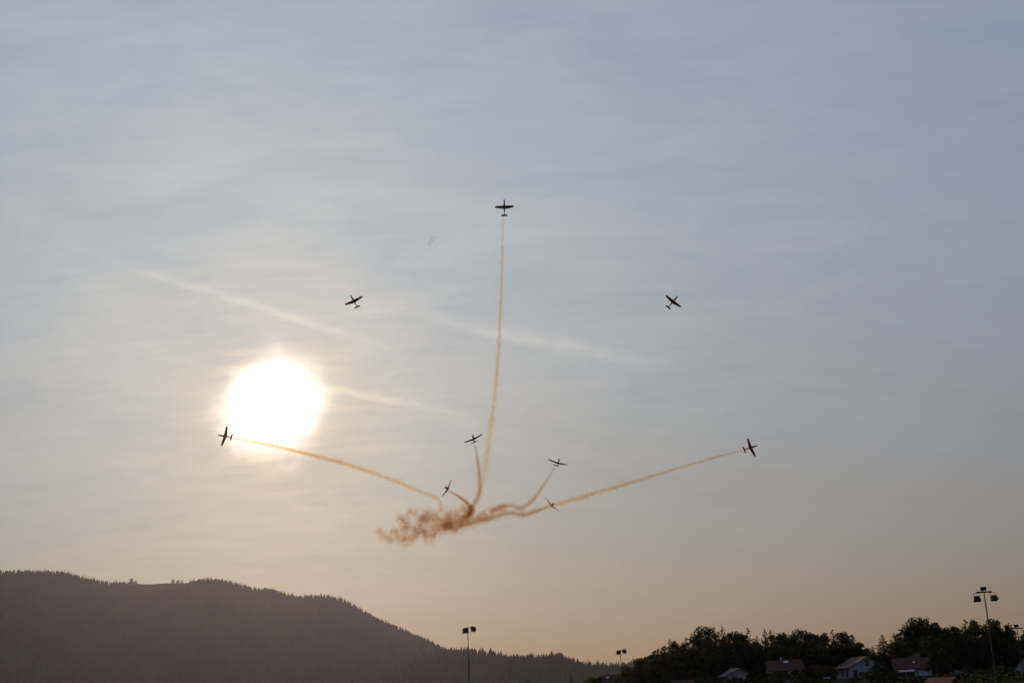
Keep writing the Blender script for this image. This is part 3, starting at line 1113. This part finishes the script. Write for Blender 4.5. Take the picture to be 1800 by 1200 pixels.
def pose(ob, nose, tail, ta, tb, dist):
    mid = ((ta[0] + tb[0]) / 2 * .5 + (nose[0] * .41 + tail[0] * .59) * .5, (ta[1] + tb[1]) / 2 * .5 + (nose[1] * .41 + tail[1] * .59) * .5)
    p = at_range(*mid, dist)
    view = -ray(*mid)                                     # towards the camera
    cx = ROT @ Vector((1, 0, 0))
    ex = (cx - view * cx.dot(view)).normalized()
    ey = view.cross(ex).normalized()
    s = F / dist * (1 + 0 * 1)
    k = 1 / math.cos(ray(*mid).angle(ray(900, 600)))      # off-axis stretch
    s *= k
    f2 = Vector((nose[0] - tail[0], -(nose[1] - tail[1]))) / (9.75 * s)
    r2 = Vector((tb[0] - ta[0], -(tb[1] - ta[1]))) / (10.4 * s)
    if f2.length > .985:
        f2 *= .985 / f2.length
    if r2.length > .995:
        r2 *= .995 / r2.length
    fz = math.sqrt(1 - f2.length_squared)
    f = Vector((f2.x, f2.y, fz))
    rz = math.sqrt(1 - r2.length_squared)
    cand = [Vector((r2.x, r2.y, q * rz)) for q in (-1, 1)]
    r = min(cand, key=lambda c: abs(c.dot(f)))
    # spread the orthogonality error over both axes
    e = r.dot(f) / 2
    r, f = (r - f * e).normalized(), (f - r * e).normalized()
    r = (r - f * r.dot(f)).normalized()
    u = r.cross(f)
    if u.z > 0:                                           # belly to the viewer
        r, u = -r, -u
    B = Matrix((ex, ey, view)).transposed()
    Mx = (B @ Matrix((r, f, u)).transposed()).to_4x4()
    Mx.translation = p + (B @ f) * 0.25
    ob.matrix_world = Mx
    return Mx


proto = make_aircraft()
TAILS = []
for i, (a, b, c, d, lab) in enumerate(PLANES):
    o = proto if i == 0 else copy_tree(proto)
    tag(o, lab, 'aircraft', 'display team aircraft in a bursting formation')
    span = math.hypot(c[0] - d[0], c[1] - d[1])            # the span is 10.4 m and faces the viewer, so it gives the distance
    Mx = pose(o, a, b, c, d, 10.4 * F / span * 1.02)
    TAILS.append(Mx @ Vector((0, -5.6, 0.1)))


# ------------------------------------------------------------------ smoke
def smoke_mat(name, dens, a_col, s_col, s_dens, g=0.45, grad=None, noise_scale=None, lo=0.35, hi=0.7, floor=0.0, step=None, power=1.0):
    """backlit smoke: takes out blue, scatters a little"""
    m = bpy.data.materials.new(name)
    m.use_nodes = True
    nt = m.node_tree
    N, L = nt.nodes, nt.links
    N.remove(N['Principled BSDF'])
    ab = N.new('ShaderNodeVolumeAbsorption')
    ss = N.new('ShaderNodeVolumeScatter')
    ad = N.new('ShaderNodeAddShader')
    ab.inputs['Color'].default_value = (*a_col, 1)
    ab.inputs['Density'].default_value = dens
    ss.inputs['Color'].default_value = (*s_col, 1)
    ss.inputs['Density'].default_value = s_dens
    ss.inputs['Anisotropy'].default_value = g
    L.new(ab.outputs[0], ad.inputs[0])
    L.new(ss.outputs[0], ad.inputs[1])
    L.new(ad.outputs[0], N['Material Output'].inputs['Volume'])
    fac = None
    geo = N.new('ShaderNodeNewGeometry')
    if grad:
        A, B, f0, f1 = grad
        dv = B - A
        sb = N.new('ShaderNodeVectorMath')
        sb.operation = 'SUBTRACT'
        L.new(geo.outputs['Position'], sb.inputs[0])
        sb.inputs[1].default_value = A
        dt = N.new('ShaderNodeVectorMath')
        dt.operation = 'DOT_PRODUCT'
        L.new(sb.outputs[0], dt.inputs[0])
        dt.inputs[1].default_value = dv / dv.length_squared
        mr = N.new('ShaderNodeMapRange')
        L.new(dt.outputs['Value'], mr.inputs[0])
        mr.inputs[3].default_value = f0
        mr.inputs[4].default_value = f1
        mr.inputs[3].default_value, mr.inputs[4].default_value = 1.0, 0.0
        pw = N.new('ShaderNodeMath')
        pw.operation = 'POWER'
        L.new(mr.outputs[0], pw.inputs[0])
        pw.inputs[1].default_value = power
        ma = N.new('ShaderNodeMath')
        ma.operation = 'MULTIPLY_ADD'
        L.new(pw.outputs[0], ma.inputs[0])
        ma.inputs[1].default_value = f0 - f1
        ma.inputs[2].default_value = f1
        fac = ma.outputs[0]
    if noise_scale:
        nz = N.new('ShaderNodeTexNoise')
        L.new(geo.outputs['Position'], nz.inputs['Vector'])
        nz.inputs['Scale'].default_value = noise_scale
        nz.inputs['Detail'].default_value = 3.5
        nz.inputs['Roughness'].default_value = 0.55
        nz.inputs['Distortion'].default_value = 0.6
        mr = N.new('ShaderNodeMapRange')
        mr.interpolation_type = 'SMOOTHSTEP'
        L.new(nz.outputs['Fac'], mr.inputs[0])
        mr.inputs[1].default_value = lo
        mr.inputs[2].default_value = hi
        mr.inputs[3].default_value = floor
        mr.inputs[4].default_value = 1.0
        if fac is None:
            fac = mr.outputs[0]
        else:
            mm = N.new('ShaderNodeMath')
            mm.operation = 'MULTIPLY'
            L.new(fac, mm.inputs[0])
            L.new(mr.outputs[0], mm.inputs[1])
            fac = mm.outputs[0]
    if fac is not None:
        for sh, dv in ((ab, dens), (ss, s_dens)):
            mm = N.new('ShaderNodeMath')
            mm.operation = 'MULTIPLY'
            L.new(fac, mm.inputs[0])
            mm.inputs[1].default_value = dv
            L.new(mm.outputs[0], sh.inputs['Density'])
    if step:
        m.cycles.volume_step_rate = step
    return m


def catmull(pts, n):
    out = []
    P = [pts[0]] + pts + [pts[-1]]
    for i in range(1, len(P) - 2):
        a, b, c, d = P[i - 1], P[i], P[i + 1], P[i + 2]
        for k in range(n):
            t = k / n
            out.append(0.5 * ((2 * b) + (c - a) * t + (2 * a - 5 * b + 4 * c - d) * t * t + (3 * b - a - 3 * c + d) * t ** 3))
    out.append(pts[-1])
    return out


def smoke_tube(name, pts, radii, seed, lump=0.35, ring=10, wob=0.3):
    """closed lumpy tube along a path; pts Vectors, radii metres"""
    data = [Vector((*p, r)) for p, r in zip(pts, radii)]
    fine = catmull(data, 24)
    # resample so that ring spacing follows the radius
    res, acc = [fine[0]], 0.0
    for q in fine[1:]:
        if (q.xyz - res[-1].xyz).length >= max(0.35, 0.55 * res[-1].w):
            res.append(q)
    u = (res[1].xyz - res[0].xyz).orthogonal().normalized()
    rings = []
    for i, q in enumerate(res):
        a = res[max(0, i - 1)].xyz
        b = res[min(len(res) - 1, i + 1)].xyz
        d = (b - a).normalized()
        u = (u - d * u.dot(d)).normalized()
        w = d.cross(u)
        ph = q.xyz * (0.9 / max(0.6, q.w)) + Vector((seed, seed * 2.3, 0))
        off = Vector((noise.noise(ph * .6), noise.noise(ph * .6 + Vector((9, 0, 0))), noise.noise(ph * .6 + Vector((0, 9, 0))))) * q.w * wob
        rr = []
        for k in range(ring):
            t = 2 * math.pi * k / ring
            dirv = u * math.cos(t) + w * math.sin(t)
            n = noise.noise(ph + dirv * 1.3)
            rr.append(q.xyz + off + dirv * q.w * (1 + lump * n * 1.6))
        rings.append(rr)
    g = Geo()
    g.loft(rings)
    return mesh_py(name, g.v, g.f, True)


CLOUD_D = PLANE_D + 70


def trail(idx, path, widths, label, dens, s_dens, d1, f0=1.0, f1=1.0, a_col=(.66, .44, .22), s_col=(.95, .75, .5), seed=1, lump=.35, wob=.3, nz=None, power=1.0):
    """path in photo pixels from the aircraft tail; depth runs from the aircraft to d1"""
    tail = TAILS[idx]
    d0 = (tail - Vector((0, 0, EYE))).length
    n = len(path)
    L = [0.0]
    for a, b in zip(path, path[1:]):
        L.append(L[-1] + math.hypot(a[0] - b[0], a[1] - b[1]))
    pts = [at_range(px, py, d0 + (d1 - d0) * (l / L[-1])) for (px, py), l in zip(path, L)]
    rad = [w * (0.62 if idx >= 5 else 0.5) * d0 / F for w in widths]
    root = thing('smoke_trail', label, 'smoke', pts[0], 0.0, 'smoke trails of the display aircraft')
    inv = Matrix.Translation(-pts[0])
    for part, k, dk, sd, nsc in (('dense_core', 0.72, 0.85, seed, nz or .5), ('thin_veil', 1.45, 0.22, seed + 20, nz or .35)):
        me = smoke_tube(part, pts, [r * k for r in rad], sd, lump if k < 1 else min(.8, lump * 1.5), wob=wob)
        me.transform(inv)
        mat = smoke_mat('%s_%d' % (part, idx), dens * dk, a_col, s_col, s_dens * dk,
                        grad=(pts[0], pts[-1], f0, f1) if f0 != f1 else None, power=power,
                        noise_scale=nsc, lo=.28, hi=.68, floor=.35)
        link(part, me, mat, root)


trail(0, [(884.4, 381), (883, 450), (880.5, 530), (876, 620), (869, 700), (861.5, 760), (855, 810), (849, 846), (840, 872)],
      [3.6, 4.8, 6, 7.5, 9, 11, 12, 12, 10], 'tall thin upright smoke trail fading downwards', .62, .045, CLOUD_D, 1.7, .22, (.86, .62, .25), seed=1, lump=.5, wob=.5, nz=.6)
trail(3, [(409, 769.6), (470, 781), (530, 795), (600, 813), (650, 829), (700, 847), (740, 864), (766, 874), (775, 886), (774, 900)],
      [2.6, 4.5, 7, 8.5, 8.5, 9, 9, 8, 8, 9], 'long curved smoke trail leading from the sun glare to the cloud', .58, .05, CLOUD_D, 4.0, .85, (.84, .62, .30), seed=2, lump=.45, wob=.4, nz=.6, power=3.0)
trail(4, [(1305.5, 791.2), (1250, 805.5), (1180, 826), (1100, 850.5), (1040, 868.5), (1000, 880), (965, 890), (935, 897), (915, 900)],
      [2.8, 4, 5, 7, 9, 10, 10, 9, 8], 'long straight thin smoke trail pointing away from the sun', .8, .045, CLOUD_D, 1.7, .22, (.84, .58, .22), seed=3, lump=.5, wob=.4, nz=.6)
trail(5, [(834.2, 779.5), (838, 799), (842, 829), (844, 853), (842, 869), (836, 881), (829, 893), (822, 904), (812, 912)],
      [2.4, 4, 6, 7, 7.5, 7.5, 9, 11, 11], 'short dense brown smoke trail curving down beside the upright trail', .62, .04, CLOUD_D, 1.1, .6, seed=4, lump=.25, wob=.2)
trail(6, [(975.5, 820.5), (961, 844), (941, 873), (927, 887), (913, 892.5), (898, 888), (886, 889), (872, 894), (860, 899)],
      [2.4, 4, 6, 7, 7.5, 8, 9, 11, 12], 'bent brown smoke trail hooking into the cloud from the sunless side', .66, .05, CLOUD_D, 1.1, .45, seed=5, lump=.3, wob=.25)
trail(7, [(790.5, 863.5), (804, 870.5), (817, 880), (826, 889), (828, 900), (820, 910)],
      [2.2, 3.8, 5.5, 7, 9, 11], 'shortest smoke trail dropping straight into the cloud', .7, .04, CLOUD_D, 1.2, .5, seed=6, lump=.25, wob=.2)
trail(8, [(965, 889), (950, 895), (930, 902.5), (919, 904.5), (903, 901.5), (888, 902.5), (868, 909), (848, 914.5), (826, 918), (802, 922), (778, 926), (752, 930)],
      [2.4, 5, 7, 7.5, 7.5, 8, 9, 10, 13, 16, 18, 16], 'thick brown smoke trail waving along the lower edge of the cloud', .66, .05, CLOUD_D, 1.25, .30, seed=7, lump=.3, wob=.25)

# the drifting cloud: lumps given as (px, py, radius px, depth offset m)
PUFFS = [(723, 901, 7, 2), (734, 900, 6, -2), (752, 902, 8, 1), (745, 912, 9, -3), (741, 920, 10, 3), (770, 903, 7, 3), (764, 914, 8, 0), (775, 925, 10, -3),
         (790, 911, 9, 2), (785, 921, 10, -1), (797, 922, 9, 3), (803, 905, 9, -2), (812, 916, 8, 1), (818, 895, 6.5, -1), (827, 897, 7, 2), (813, 891, 6, 3),
         (826, 914, 7, 0), (838, 911, 6, 2), (733, 932, 9, -1), (724, 938, 8, 2), (711, 929, 8, -3), (713, 949, 8, 1), (703, 948, 7, -2), (724, 948, 7, 3), (694, 932, 6, 0),
         (680, 939, 6, 2), (686, 946, 7, -2), (667, 934, 5, 1), (672, 944, 5, -1), (707, 911, 8, 0), (717, 919, 7, -2), (755, 948, 7, 1), (763, 940, 6.5, -2), (748, 938, 7, 2),
         (755, 931, 8, 0), (800, 932, 5, 1), (848, 905, 7, -2), (860, 902, 7, 2), (872, 898, 6, -1), (884, 893, 6, 2), (850, 912, 6, 1), (786, 900, 6, -3), (697, 940, 6, 3)]


def cloud_material(puffs):
    """density gathered round the lumps, some of them hollow curls, in turbulent coordinates"""
    m = bpy.data.materials.new('smoke_cloud')
    m.use_nodes = True
    nt = m.node_tree
    N, L = nt.nodes, nt.links
    N.remove(N['Principled BSDF'])
    geo = N.new('ShaderNodeNewGeometry')

    def noise_node(scale, detail):
        n = N.new('ShaderNodeTexNoise')
        n.inputs['Scale'].default_value = scale
        n.inputs['Detail'].default_value = detail
        L.new(geo.outputs['Position'], n.inputs['Vector'])
        return n
    nz = noise_node(0.30, 4.0)
    w = N.new('ShaderNodeVectorMath')
    w.operation = 'MULTIPLY_ADD'
    L.new(nz.outputs['Color'], w.inputs[0])
    w.inputs[1].default_value = (4.6, 4.6, 4.6)
    L.new(geo.outputs['Position'], w.inputs[2])
    total = None
    for i, (p, r) in enumerate(puffs):
        dn = N.new('ShaderNodeVectorMath')
        dn.operation = 'DISTANCE'
        L.new(w.outputs[0], dn.inputs[0])
        dn.inputs[1].default_value = p + Vector((2.3, 2.3, 2.3))
        mr = N.new('ShaderNodeMapRange')
        mr.interpolation_type = 'SMOOTHSTEP'
        L.new(dn.outputs['Value'], mr.inputs[0])
        mr.inputs[1].default_value, mr.inputs[2].default_value = r * 1.25, r * 0.15
        mr.inputs[3].default_value, mr.inputs[4].default_value = 0.0, (1.0, 0.7, 0.85)[i % 3]
        out = mr.outputs[0]
        if i % 3 == 1:
            hol = N.new('ShaderNodeMapRange')
            hol.interpolation_type = 'SMOOTHSTEP'
            L.new(dn.outputs['Value'], hol.inputs[0])
            hol.inputs[1].default_value, hol.inputs[2].default_value = r * 0.3, r * 0.75
            hol.inputs[3].default_value, hol.inputs[4].default_value = 0.15, 1.0
            mu = N.new('ShaderNodeMath')
            mu.operation = 'MULTIPLY'
            L.new(out, mu.inputs[0])
            L.new(hol.outputs[0], mu.inputs[1])
            out = mu.outputs[0]
        if total is None:
            total = out
        else:
            ad = N.new('ShaderNodeMath')
            ad.operation = 'ADD'
            L.new(total, ad.inputs[0])
            L.new(out, ad.inputs[1])
            total = ad.outputs[0]
    # torn sheets and curls
    def mth(op, a, b):
        q = N.new('ShaderNodeMath')
        q.operation = op
        for k, v in enumerate((a, b)):
            if isinstance(v, (int, float)):
                q.inputs[k].default_value = v
            else:
                L.new(v, q.inputs[k])
        return q.outputs[0]
    n2 = noise_node(0.24, 5.0)
    n2.inputs['Distortion'].default_value = 1.2
    n3 = noise_node(0.16, 4.0)
    n3.inputs['Distortion'].default_value = 2.0
    ridge = N.new('ShaderNodeMapRange')
    ridge.interpolation_type = 'SMOOTHSTEP'
    L.new(mth('ABSOLUTE', mth('SUBTRACT', n2.outputs['Fac'], 0.5), 0.0), ridge.inputs[0])
    ridge.inputs[1].default_value, ridge.inputs[2].default_value = 0.09, 0.0
    ridge.inputs[3].default_value, ridge.inputs[4].default_value = 0.0, 1.0
    body = N.new('ShaderNodeMapRange')
    body.interpolation_type = 'SMOOTHSTEP'
    L.new(n3.outputs['Fac'], body.inputs[0])
    body.inputs[1].default_value, body.inputs[2].default_value = 0.40, 0.66
    body.inputs[3].default_value, body.inputs[4].default_value = 0.10, 1.3
    tex = mth('ADD', mth('MULTIPLY', ridge.outputs[0], 0.75), body.outputs[0])
    mu = N.new('ShaderNodeMath')
    mu.operation = 'MULTIPLY'
    L.new(mth('MINIMUM', total, 1.3), mu.inputs[0])
    L.new(tex, mu.inputs[1])
    ab = N.new('ShaderNodeVolumeAbsorption')
    ab.inputs['Color'].default_value = (.70, .50, .32, 1)
    ss = N.new('ShaderNodeVolumeScatter')
    ss.inputs['Color'].default_value = (.78, .74, .82, 1)
    ss.inputs['Anisotropy'].default_value = 0.4
    for sh, k in ((ab, 0.32), (ss, 0.095)):
        q = N.new('ShaderNodeMath')
        q.operation = 'MULTIPLY'
        L.new(mu.outputs[0], q.inputs[0])
        q.inputs[1].default_value = k
        L.new(q.outputs[0], sh.inputs['Density'])
    ad = N.new('ShaderNodeAddShader')
    L.new(ab.outputs[0], ad.inputs[0])
    L.new(ss.outputs[0], ad.inputs[1])
    L.new(ad.outputs[0], N['Material Output'].inputs['Volume'])
    m.cycles.volume_step_rate = 0.12
    return m


def smoke_cloud():
    bm = bmesh.new()
    s = F / CLOUD_D
    puffs = [(at_range(px, py, CLOUD_D + dz), r * 1.6 / s) for (px, py, r, dz) in PUFFS]
    for p, r in puffs:
        bmesh.ops.create_icosphere(bm, subdivisions=2, radius=r * 1.25 + 0.6, matrix=Matrix.Translation(p))
    me = bpy.data.meshes.new('cloud_lumps')
    bm.to_mesh(me)
    bm.free()
    ob = bpy.data.objects.new('cloud_lumps', me)
    COL.objects.link(ob)
    md = ob.modifiers.new('r', 'REMESH')
    md.mode, md.voxel_size = 'VOXEL', 0.5
    dg = bpy.context.evaluated_depsgraph_get()
    res = bpy.data.meshes.new_from_object(ob.evaluated_get(dg))
    bpy.data.objects.remove(ob)
    res.shade_smooth()
    o = link('smoke_cloud', res, cloud_material(puffs))
    tag(o, 'drifting lumpy brown smoke cloud where the trails meet', 'smoke')


smoke_cloud()

# faint smudge stood in by thin smoke volume
wp = [at_range(x, y, PLANE_D) for x, y in ((751, 431), (756, 426), (762, 419.5), (769, 416.5))]
wisp = link('smoke_wisp', smoke_tube('smoke_wisp', wp, [.5, 1.2, 1.3, .5], 9), smoke_mat('wisp', .10, (.3, .3, .3), (.6, .6, .6), .01))
tag(wisp, 'faint grey smudge sunward of the upright trail', 'smoke')


# ------------------------------------------------------------------ condensation trails, high above the haze
def contrail(pa, pb, alt, half_w, dens, label, seed, fade=0.4):
    da, db = ray(*pa), ray(*pb)
    A, B = da * (alt / da.z), db * (alt / db.z)
    L = (B - A).length
    R = half_w / F * ((A + B) * .5).length
    x = (B - A).normalized()
    z = Vector((0, 0, 1))
    y = z.cross(x).normalized()
    z = x.cross(y)
    g = Geo()
    n = 40
    rings = []
    for i in range(n + 1):
        t = i / n
        r = R * (0.35 + 0.65 * min(1, t / .3, (1 - t) / .3)) * (1 + .25 * noise.noise(Vector((t * 9, seed, 0))))
        o = noise.noise(Vector((t * 6, seed, 5))) * R * .35
        rings.append([Vector((t * L, o + r * math.cos(a), o * .5 + r * math.sin(a))) for a in [2 * math.pi * k / 12 for k in range(12)]])
    g.loft(rings)
    m = bpy.data.materials.new('contrail')
    m.use_nodes = True
    nt = m.node_tree
    N, Lk = nt.nodes, nt.links
    N.remove(N['Principled BSDF'])
    sv = N.new('ShaderNodeVolumeScatter')
    sv.inputs['Color'].default_value = (1, .98, .95, 1)
    sv.inputs['Anisotropy'].default_value = 0.6
    Lk.new(sv.outputs[0], N['Material Output'].inputs['Volume'])
    tc = N.new('ShaderNodeTexCoord')
    sp = N.new('ShaderNodeSeparateXYZ')
    Lk.new(tc.outputs['Object'], sp.inputs[0])

    def mn(op, a, b=None, clamp=False):
        q = N.new('ShaderNodeMath')
        q.operation = op
        q.use_clamp = clamp
        for i, v in enumerate((a, b)):
            if v is None:
                continue
            if isinstance(v, (int, float)):
                q.inputs[i].default_value = v
            else:
                Lk.new(v, q.inputs[i])
        return q.outputs[0]
    r2 = mn('ADD', mn('POWER', mn('DIVIDE', sp.outputs[1], R), 2.0), mn('POWER', mn('DIVIDE', sp.outputs[2], R), 2.0))
    fall = mn('SUBTRACT', 1.0, mn('SQRT', r2), True)
    t = mn('DIVIDE', sp.outputs[0], L)
    ends = mn('MULTIPLY', mn('DIVIDE', t, fade, True), mn('DIVIDE', mn('SUBTRACT', 1.0, t), fade, True))
    nz = N.new('ShaderNodeTexNoise')
    mp = N.new('ShaderNodeMapping')
    mp.inputs['Scale'].default_value = (.35 / R, 1.2 / R, 1.2 / R)
    Lk.new(tc.outputs['Object'], mp.inputs[0])
    Lk.new(mp.outputs[0], nz.inputs['Vector'])
    nz.inputs['Scale'].default_value = 1.0
    nz.inputs['Detail'].default_value = 4
    tex = mn('MULTIPLY', mn('SUBTRACT', nz.outputs['Fac'], 0.34, True), 4.5)
    d = mn('MULTIPLY', mn('MULTIPLY', mn('MULTIPLY', fall, ends), tex), dens / R)
    Lk.new(d, sv.inputs['Density'])
    m.cycles.volume_step_rate = 0.03
    ob = g.build('contrail', m, None, True)
    Mx = Matrix((x, y, z)).transposed().to_4x4()
    Mx.translation = A + Vector((0, 0, EYE))
    ob.matrix_world = Mx
    tag(ob, label, 'contrail', 'old contrails spread across the sky')


contrail((90, 424), (735, 627), 9000, 12, 0.05, 'old contrail slanting above the sun, breaking up at its lower end', 1)
contrail((600, 528), (1240, 655), 9600, 20, 0.052, 'wide faint contrail passing behind the upright smoke trail', 2)
contrail((250, 622), (860, 735), 9200, 11, 0.07, 'contrail running through the glare of the sun', 3)

# ------------------------------------------------------------------ haze
g = Geo()
g.box((0, 1800, 349), (16600, 13800, 702))
hz = bpy.data.materials.new('haze')
hz.use_nodes = True
hn = hz.node_tree
hn.nodes.remove(hn.nodes['Principled BSDF'])
pv = hn.nodes.new('ShaderNodeVolumePrincipled')
pv.inputs['Color'].default_value = (0.88, 0.83, 0.98, 1)
pv.inputs['Density'].default_value = 5.8e-6
pv.inputs['Anisotropy'].default_value = 0.75
hn.links.new(pv.outputs[0], hn.nodes['Material Output'].inputs['Volume'])
ob = g.build('haze', hz)
tag(ob, 'pale warm haze filling the valley air', None, kind='stuff')
